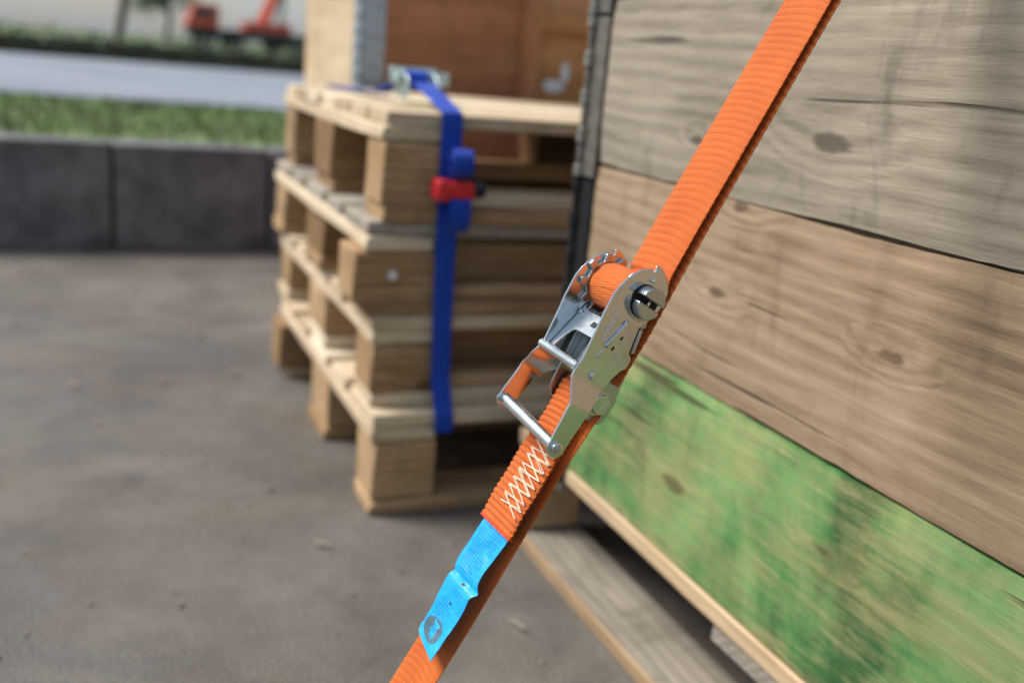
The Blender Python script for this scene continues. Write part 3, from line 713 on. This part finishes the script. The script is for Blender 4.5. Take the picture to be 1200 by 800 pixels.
def shN(c): c.x += .0058 * sm((-.066 - c.y) / .020); return c
def shF(c):
    t = sm((-.064 - c.y) / .022); c.x -= .011 * t
    q = max(0, -.062 - c.y) / .052; c.y += .0072 * q; c.z += .0085 * q
    return c
HP = []
ph1 = obj('handle_plate', prism(plate, -.0017, 0, cuts, shN), M['zinc'], ST, bevel=.0005)
ph2 = obj('handle_plate', prism([(s, n) for s, n in plate], -.0500, -.0483, cuts, shF), M['zinc'], ST, bevel=.0005)
# grip and cross bars
ga = Vector((.0045, -.1142, .0063)); gb = shF(Vector((-.0490, -.1142, .0063)))
o = obj('grip_bar', tube_bm([ga, gb], .0043, 20), M['zinc_sky_gleam'], ST, smooth=True)
bm = tube_bm([ga, ga + (ga - gb).normalized() * .0031], .0046, 20); bv = obj('rivet_head', bm, M['zinc'], ph1, bevel=.0007)
bm = tube_bm([ga, ga + (ga - gb).normalized() * .0042], .0022, 14); obj('rivet_centre', bm, M['zinc_dull'], bv, bevel=.0005)
obj('cross_bar', tube_bm([(-.0012, -.0618, .0196), (-.0488, -.0606, .0206)], .0034, 18), M['zinc_sky_gleam'], ST, smooth=True)
# second folded lip behind the cross bar (bridge of the handle)
bm = bmesh.new(); vs = abox(bm, -.0482, -.0018, -.0640, -.0612, .0085, .0200); obj('bridge_plate', bm, M['zinc_dull'], ST, bevel=.0006)

# release plate (slide pawl) between the arms
def slab(poly_ws, nfun, th_, holes=None):
    bm = bmesh.new()
    vt = [bm.verts.new((w_ * mm, s_ * mm, nfun(s_) * mm)) for w_, s_ in poly_ws]; f = bm.faces.new(vt)
    r = bmesh.ops.extrude_face_region(bm, geom=[f]); bmesh.ops.translate(bm, vec=(0, 0, -th_), verts=[v for v in r['geom'] if isinstance(v, bmesh.types.BMVert)])
    bmesh.ops.triangulate(bm, faces=[q for q in bm.faces if len(q.verts) > 4])
    return bm
nf = lambda s_: 6.6 + (-22 - s_) * .27
poly = [(-47.6, -19), (-41.5, -19), (-41.2, -23.5), (-39.5, -25.2), (-10.5, -25.2), (-8.6, -23.5), (-8.4, -19), (-2.4, -19), (-2.4, -60), (-7.5, -60), (-9, -48), (-11.5, -42.6), (-15, -41), (-36, -41), (-38.5, -42.5), (-40.5, -47), (-43.2, -60), (-47.6, -60)]
rp = obj('release_plate', slab(poly, nf, .0016), M['zinc_sky_gleam'], ST, bevel=.0004)
bm = bmesh.new(); abox(bm, -.0262, -.0205, -.0345, -.0305, -.0001, .0002); a_ = math.atan(-.27)
ks = obj('keyhole_shade', bm, M['dark'], rp, (0, 0, 0)); ks.location = (0, 0, 0)  # thin dark patch painting the shade of an uncut keyhole
for v in ks.data.vertices: v.co.z += nf(v.co.y / mm) * mm + .00005
bm = bmesh.new(); cyl_bm(.0021, .0016, 14, 'z', bm, (-.0455, -.0285, nf(-28.5) * mm + .0005)); obj('rivet', bm, M['zinc'], rp, bevel=.0005)
for (ww, s0) in ((-.030, -.021), (-.020, -.021)):
    obj('spring_leg', tube_bm([(ww, -.0165, .002), (ww, -.024, .0045), (ww + .001, -.0275, .0035)], .0009, 8), M['dark'], ST, smooth=True)
# inner U frame
fr = [(-18, 6), (-18, -8.5), (-26, -15), (-36, -19.2), (-50, -21.5), (-66.8, -24.2), (-69, -26), (-85.7, -25.2), (-89.2, -22)] + arc(-77.5, -11, 12.2, 222, 95, 8) + [(-66, 2.4), (-40, 5.0), (-28, 6)]
obj('frame_plate', prism(fr, -.0066, -.0050), M['zinc_dull'], ST, bevel=.0005)
obj('frame_plate', prism(fr, -.0450, -.0434), M['zinc_dull'], ST, bevel=.0005)
bm = bmesh.new(); abox(bm, -.0434, -.0066, -.0640, -.0220, -.0035, -.0020); abox(bm, -.034, -.027, -.0640, -.022, -.0020, -.0004)
obj('frame_floor', bm, M['zinc_dull'], ST, bevel=.0005)
# pin and hex bolt
obj('pin', cyl_bm(.0045, .040, 18, 'x', None, (-.025, pin[0], pin[1])), M['zinc_dull'], ST, smooth=True)
bl = obj('bolt_head', cyl_bm(.0076, .0058, 6, 'x', None, (-.0020, pin[0], pin[1]), r2=.0076), M['zinc'], ST, bevel=.0007)
obj('bolt_washer', cyl_bm(.0092, .0012, 24, 'x', None, (-.0044, pin[0], pin[1])), M['zinc'], bl, bevel=.0003)
# spindle of two half rounds with slot
dc = (-.0030, .0020)
def half(sign, w0, w1, r, gap):
    bm = bmesh.new(); n = 14; rows = []
    for w_ in (w0, w1):
        ring = []
        for i in range(n + 1):
            a = math.pi * i / n
            ring.append(bm.verts.new((w_, dc[0] + sign * (gap + r * math.sin(a)), dc[1] + r * math.cos(a) * 1.08)))
        rows.append(ring)
    for i in range(n): bm.faces.new((rows[0][i], rows[0][i + 1], rows[1][i + 1], rows[1][i]))
    bm.faces.new((rows[0][n], rows[0][0], rows[1][0], rows[1][n])); bm.faces.new(rows[0]); bm.faces.new(rows[1][::-1])
    return bm
sp = obj('spindle', half(1, -.0520, .0098, .0088, .0022), M['zinc_dull'], ST, bevel=.0007)
obj('spindle', half(-1, -.0520, .0082, .0088, .0022), M['zinc_dull'], ST, bevel=.0007)
bm = cyl_bm(.0114, .0004, 32, 'x', None, (.0002, dc[0], dc[1])); obj('spindle_recess_shade', bm, M['dark'], ph1)  # dark disc painting the shade round the spindle
bm = bmesh.new(); abox(bm, .0005, .0022, dc[0] - .0016, dc[0] + .0016, dc[1] - .004, dc[1] - .002); obj('locking_pin', bm, M['zinc'], sp, bevel=.0003)
bm = bmesh.new(); abox(bm, -.0004, .0030, .0098, .0122, .0035, .0062); obj('retaining_clip', bm, M['zinc'], ph1, bevel=.0006)
# washer ring round the spindle
def ring_bm(r0, r1, w0, w1, seg=32, a0=0, a1=360):
    bm = bmesh.new(); rows = []
    full = (a1 - a0) >= 360; k = seg if full else seg + 1
    for i in range(k):
        a = R(a0 + (a1 - a0) * i / seg); c, s = math.cos(a), math.sin(a)
        rows.append([bm.verts.new((w_, dc[0] + r * c, dc[1] + r * s)) for w_, r in ((w0, r0), (w0, r1), (w1, r1), (w1, r0))])
    rng = range(k) if full else range(k - 1)
    for i in rng:
        a, b = rows[i], rows[(i + 1) % k]
        for q in range(4): bm.faces.new((a[q], a[(q + 1) % 4], b[(q + 1) % 4], b[q]))
    if not full: bm.faces.new(rows[0]); bm.faces.new(rows[-1][::-1])
    return bm
obj('spindle_collar', ring_bm(.0115, .0136, -.0002, .0012, 32, 95, 250), M['zinc_dull'], ph1, bevel=.0003)
# ratchet wheels
def wheel(w0, w1, nt=11, r0=.0168, r1=.0208, ph=0.0):
    pts = []
    for i in range(nt):
        a = 2 * math.pi * (i + ph) / nt; st = 2 * math.pi / nt
        for f, r in ((0.0, r0), (.28, r0), (.40, r1), (.70, r1 * .985), (.86, r0)): pts.append(((dc[0] + r * math.cos(a + st * f)) / mm, (dc[1] + r * math.sin(a + st * f)) / mm))
    return prism(pts, w0, w1)
obj('ratchet_wheel', wheel(-.0045, -.0022, 9), M['zinc_dull'], ST, bevel=.0005)
obj('ratchet_wheel', wheel(-.0480, -.0450, 9, .0166, .0216, ph=.2), M['zinc_dull'], ST, bevel=.0005)
# webbing wound on the spindle
bm = bmesh.new(); uvl = bm.loops.layers.uv.new('UVMap'); rows = []; NA = 220; NWd = 26; uvs = {}
for i in range(NA):
    a = 2 * math.pi * i / NA; row = []
    for j in range(NWd + 1):
        t = j / NWd; x = -.0452 + .0402 * t; q = 2 * t - 1
        r = .0156 + .00022 * abs(math.sin(a * 13)) ** .7 + .0006 * math.cos(2 * a + .6) + .00035 * mn.noise(Vector((a * 2.2, x * 60, 0))) - .0010 * abs(q) ** 12
        if 0.3 < (a / 6.283 + .03 * q) % 1 < .42: r -= .0004
        v = bm.verts.new((x, dc[0] + r * math.cos(a), dc[1] + r * math.sin(a))); uvs[v] = (x, .0156 * a); row.append(v)
    rows.append(row)
for i in range(NA):
    a, b = rows[i], rows[(i + 1) % NA]
    for j in range(NWd): bm.faces.new((a[j], a[j + 1], b[j + 1], b[j]))
bm.faces.new([r_[0] for r_ in rows]); bm.faces.new([r_[-1] for r_ in rows][::-1])
for f in bm.faces:
    for lp in f.loops: lp[uvl].uv = uvs[lp.vert]
obj('wound_webbing', bm, M['orange'], ST, smooth=True)

# pressed features of the near plate
def bar_on_plate(name, a, b, wd, h, mt, parent, w0=0.0):
    a = Vector((0, a[0] * mm, a[1] * mm)); b = Vector((0, b[0] * mm, b[1] * mm)); d = (b - a).normalized(); p = Vector((0, -d.z, d.y)) * wd * mm / 2
    bm = bmesh.new(); base = [a - p, b - p, b + p, a + p]; cen = (a + b) / 2
    lo_ = [bm.verts.new(v + Vector((w0, 0, 0))) for v in base]; hi = [bm.verts.new(cen + (v - cen) * .90 + (v - cen).project(p) * -.25 + Vector((w0 + h * mm, 0, 0))) for v in base]
    bm.faces.new(hi); bm.faces.new(lo_[::-1])
    for i in range(4): bm.faces.new((lo_[i], lo_[(i + 1) % 4], hi[(i + 1) % 4], hi[i]))
    return obj(name, bm, mt, parent, bevel=.0004)
bar_on_plate('pressed_rib', (-19.5, 4.6), (-42.0, 10.4), 4.2, 1.9, M['zinc'], ph1)
bar_on_plate('pressed_rib', (-44.0, 10.6), (-50.4, 11.4), 2.8, .7, M['zinc'], ph1)
bar_on_plate('slot_shade', (-30.0, 1.6), (-32.8, 2.6), 2.0, .08, M['dark'], ph1)  # thin dark bars: shade of uncut slots put into the colour
bar_on_plate('slot_shade', (-38.6, 3.6), (-41.6, 4.6), 2.0, .08, M['dark'], ph1)
bar_on_plate('slot_shade', (-20.5, 7.2), (-24.0, 8.2), .7, .08, M['dark'], ph1)
obj('rivet', cyl_bm(.0031, .0018, 18, 'x', None, (.0008, -.0617, .0062)), M['zinc'], ph1, bevel=.0008)
bar_on_plate('pawl_tab', (-19.0, -8.6), (-37.0, -12.6), 4.0, 2.4, M['zinc_dull'], ST, -.0020)
bar_on_plate('pawl_slot_shade', (-19.0, -6.3), (-37.4, -10.0), 1.0, .25, M['dark'], ph1)  # dark bar painting the shaded gap beside the pawl tab
for k in range(11):
    pass
# embossed lettering
def text(body, s0, n0, size, rot, parent, w0=0.0, name='lettering', ext=.0004, spc=1.0):
    c = bpy.data.curves.new(name, 'FONT'); c.body = body; c.size = size; c.extrude = ext; c.bevel_depth = .00012; c.bevel_resolution = 0; c.space_character = spc
    tmp = bpy.data.objects.new(name, c); dg = bpy.context.evaluated_depsgraph_get(); COL.objects.link(tmp); bpy.context.view_layer.update()
    me = bpy.data.meshes.new_from_object(tmp.evaluated_get(bpy.context.evaluated_depsgraph_get())); bpy.data.objects.remove(tmp); me.materials.clear(); me.materials.append(M['zinc_text'])
    o = bpy.data.objects.new(name, me); link(o, parent)
    cr_, sr_ = math.cos(R(rot)), math.sin(R(rot))
    ex = Vector((0, cr_, sr_)); ey = Vector((0, -sr_, cr_)); ez = Vector((1, 0, 0))
    mt = Matrix.Identity(4)
    for i in range(3): mt[i][0] = ex[i]; mt[i][1] = ey[i]; mt[i][2] = ez[i]
    mt[0][3] = w0; mt[1][3] = s0 * mm; mt[2][3] = n0 * mm
    o.matrix_local = mt; return o
text('LC2500DAN', -38.6, 13.2, .0037, 5, ph1, spc=1.08)
# second and third lines: worn, only fragments of strokes can be made out
def worn_line(s0, s1, n0, n1, h, seed):
    g = random.Random(seed); bm = bmesh.new(); L = abs(s1 - s0); k = int(L / (h * .78))
    for i in range(k):
        if g.random() < .12: continue
        t = i / k; s = s0 + (s1 - s0) * t; n = n0 + (n1 - n0) * t
        for q in range(g.choice((2, 3, 3))):
            a = (s + g.uniform(0, .5) * h, n + g.uniform(0, .3) * h)
            b = (a[0] + g.choice((0, 0, .45)) * h, a[1] + g.choice((.1, .6, .7)) * h)
            tube_bm([(.00005, a[0] * mm, a[1] * mm), (.0001, b[0] * mm, b[1] * mm)], .00026, 5, bm)
    return obj('lettering', bm, M['zinc_text'], ph1)
worn_line(-59.4, -23.5, -4.4, -1.6, 2.3, 5); worn_line(-49.5, -41.5, -7.8, -6.8, 2.1, 6); worn_line(-49.5, -43.0, -11.2, -10.4, 2.0, 7)
# mark on the bolt head
bm = bmesh.new()
for a, b in (((-78.2, -9.6), (-78.2, -12.4)), ((-78.2, -12.4), (-76.6, -12.4)), ((-75.4, -13.2), (-78.0, -15.0)), ((-75.4, -13.2), (-74.0, -15.2)), ((-74.0, -9.8), (-73.0, -12.0))):
    tube_bm([(.00092, a[0] * mm, a[1] * mm), (.00092, b[0] * mm, b[1] * mm)], .0002, 6, bm)
obj('bolt_mark', bm, M['zinc_text'], bl)

# ------------------------------------------------------------------ blue tag sewn under the flap
def lab(u, v):
    """u 0..1 across, v 0..1 from the flap down -> local point"""
    s0, s1 = -.168, -.279
    wl = -.0408 + .0014 * math.sin(v * 9.5 + .6); wr = -.0062 - .0022 * math.sin(v * 3.1) + .0008 * math.sin(v * 13)
    wr += .0030 * math.exp(-((v - .53) / .035) ** 2); wl += .0010 * math.exp(-((v - .53) / .05) ** 2)
    x = wl + (wr - wl) * u
    s = s0 + (s1 - s0) * v
    lower = max(0, v - .85) / .15
    s += lower * .0030 * (1 - u) - lower * .0016 * u
    vc = max(0, v)
    n = -.0092 + .0020 * math.sin(min(3.1, max(0, v - .10) * 5.2)) + .0048 * max(0, v - .5) - .0022 * math.exp(-((v - .53) / .020) ** 2)
    n += .00035 * mn.noise(Vector((u * 9 + v * 6, v * 30, 7))) + .0011 * math.sin(vc * 12 + u * 1.5) * min(1, vc * 4) + .0012 * (u - .4) * math.sin(vc * 5.0 + 2.4) + .0009 * mn.noise(Vector((u * 3, v * 9, 2)))
    return Vector((x, s, n))
def labn(u, v):
    e = .004; a = lab(u + e, v) - lab(u - e, v); b = lab(u, v - e) - lab(u, v + e); nn = a.cross(b).normalized()
    return nn if nn.z > 0 else -nn
bm = bmesh.new(); NU, NV = 24, 110; A = []; B = []
for i in range(NV + 1):
    ra = []; rb_ = []
    for j in range(NU + 1):
        u, v = j / NU, -.22 + 1.22 * i / NV
        # rounded lower left corner
        if v > .93:
            q = (v - .93) / .07; umin = .16 * (1 - math.sqrt(max(0, 1 - q * q))); u = umin + (1 - umin) * u
        p = lab(u, v); nn = labn(u, v); ra.append(bm.verts.new(p + nn * .00025)); rb_.append(bm.verts.new(p - nn * .00025))
    A.append(ra); B.append(rb_)
for i in range(NV):
    for j in range(NU):
        bm.faces.new((A[i][j], A[i][j + 1], A[i + 1][j + 1], A[i + 1][j])); bm.faces.new((B[i][j], B[i + 1][j], B[i + 1][j + 1], B[i][j + 1]))
    bm.faces.new((A[i][0], A[i + 1][0], B[i + 1][0], B[i][0])); bm.faces.new((A[i][NU], B[i][NU], B[i + 1][NU], A[i + 1][NU]))
for i in (0, NV):
    for j in range(NU): bm.faces.new((A[i][j], B[i][j], B[i][j + 1], A[i][j + 1]))
lb = obj('printed_tag', bm, M['tag'], ST, smooth=True)
def lq(bm, u0, u1, v0, v1, off=.00032):
    k = max(1, int((u1 - u0) / .04)); prev = None
    for i in range(k + 1):
        u = u0 + (u1 - u0) * i / k
        a = bm.verts.new(lab(u, v0) + labn(u, v0) * off); b = bm.verts.new(lab(u, v1) + labn(u, v1) * off)
        if prev: bm.faces.new((prev[0], prev[1], b, a))
        prev = (a, b)
g = random.Random(12); bm = bmesh.new()
for blk, (v0, v1, nl, us, ue) in enumerate(((.170, .50, 17, .12, .84), (.60, .645, 2, .40, .80), (.70, .875, 9, .10, .72))):
    for i in range(nl):
        v = v0 + (v1 - v0) * i / nl; u = us; e = ue if g.random() < .6 else g.uniform(us + .3, ue)
        while u < e:
            ln = g.uniform(.012, .055); lq(bm, u, min(u + ln, e), v + g.uniform(-.0006, .0006), v + g.uniform(.0036, .0062)); u += ln + g.uniform(.010, .03)
obj('fine_print', bm, M['tag_ink'], lb)
bm = bmesh.new(); lq(bm, .50, .60, .542, .556, .00036); lq(bm, .47, .53, .684, .700, .00036)
obj('black_mark', bm, M['black_ink'], lb)
# grey oval badge with cyan lettering (letters too small to read in the photo)
bm = bmesh.new(); ring = []; cu, cv = .43, .895
cvt = bm.verts.new(lab(cu, cv) + labn(cu, cv) * .00034)
for i in range(40):
    a = 2 * math.pi * i / 40; ex = .37; ey = .072
    u = cu + ex * abs(math.cos(a)) ** .8 * (1 if math.cos(a) > 0 else -1); v = cv + ey * abs(math.sin(a)) ** .8 * (1 if math.sin(a) > 0 else -1) - .0
    ring.append(bm.verts.new(lab(u, v) + labn(u, v) * .00034))
for i in range(40): bm.faces.new((cvt, ring[i], ring[(i + 1) % 40]))
bd = obj('badge', bm, M['tag_grey'], lb)
bm = bmesh.new()
for i in range(10):
    u = cu - .20 + i * .034; lq(bm, u, u + .022, cv - .030 + .001 * i, cv + .006 + .001 * i, .00042)
lq(bm, cu - .16, cu + .13, cv - .006, cv - .001, .00044); lq(bm, cu - .02, cu + .16, cv + .010, cv + .018, .00042)
lq(bm, cu + .02, cu + .05, cv + .018, cv + .034, .00042); lq(bm, cu + .09, cu + .12, cv + .018, cv + .036, .00042); lq(bm, cu + .02, cu + .12, cv + .031, cv + .036, .00044)
obj('badge_lettering', bm, M['tag'], bd)

# ------------------------------------------------------------------ small ratchet of the blue strap on the deck
br = empty('buckle', (0.118, .37, Z1 + .036)); br.parent = bs_; br.location = (0.044, .285, Z1 + .030)
br.rotation_euler = (0, 0, 0)
def bprism(pts, x0, x1, name):
    bm = prism([(a, b) for a, b in pts], x0, x1); return obj(name, bm, M['zinc_green'], bs_, br.location, bevel=.0008)
pl_ = [(-55, -10), (-40, 12), (-10, 24), (20, 26), (38, 14), (40, -6), (25, -20), (-10, -22), (-40, -22)]
bprism(pl_, -.027, -.025, 'buckle_plate'); bprism(pl_, .025, .027, 'buckle_plate')
obj('buckle_spindle', cyl_bm(.010, .066, 16, 'x'), M['zinc_green'], bs_, br.location + Vector((0, .018, .006)), bevel=.001)
obj('buckle_grip', cyl_bm(.006, .085, 14, 'x'), M['zinc_green'], bs_, br.location + Vector((.012, .052, .022)), bevel=.001)
obj('wound_webbing', cyl_bm(.017, .044, 24, 'x'), M['blue'], bs_, br.location + Vector((0, .018, .006)))
for x_ in (-.032, .0505):
    bm = bmesh.new(); abox(bm, x_, x_ + .003, -.02, .055, .0, .022); obj('buckle_handle', bm, M['zinc_green'], bs_, br.location, bevel=.001)
bpy.data.objects.remove(br)

# fallen leaf and grit
bm = bmesh.new(); vs = [bm.verts.new(p) for p in ((-.03, 0, 0), (-.01, -.013, .003), (.02, -.010, .002), (.036, 0, .004), (.018, .012, .003), (-.012, .013, .001))]; f = bm.faces.new(vs)
r_ = bmesh.ops.extrude_face_region(bm, geom=[f]); bmesh.ops.translate(bm, vec=(0, 0, .0008), verts=[v for v in r_['geom'] if isinstance(v, bmesh.types.BMVert)])
tag(obj('leaf', bm, M['leaf_yellow'], None, (.055, .085, Z1 + .001)), 'small yellow leaf lying on the pale deck beside the blue strap', 'leaf')
bm = bmesh.new()
g = random.Random(4)
for k in range(700):
    x = g.uniform(-1.6, .5); y = g.uniform(-1.0, 2.0); r0 = g.uniform(.001, .0035) * (2 if g.random() < .04 else 1)
    ret = bmesh.ops.create_icosphere(bm, subdivisions=1, radius=r0, matrix=Matrix.Translation((x, y, r0 * .4)) @ Matrix.Diagonal((1, g.uniform(.6, 1), .6, 1)))
for k in range(45):
    x = g.uniform(-1.8, .45); y = g.uniform(-1.1, 1.9); a = g.uniform(0, 6.28); L = g.uniform(.008, .035); wdt = g.uniform(.002, .006)
    vs = abox(bm, -L / 2, L / 2, -wdt / 2, wdt / 2, .001, .004)
    M_ = Matrix.Translation((x, y, .003)) @ Matrix.Rotation(a, 4, 'Z') @ Matrix.Rotation(g.uniform(-.15, .15), 4, 'Y')
    for v in vs: v.co = M_ @ v.co
tag(obj('gravel', bm, M['base_wood']), 'scattered grit and wood crumbs on the grey yard', 'grit', kind='stuff')
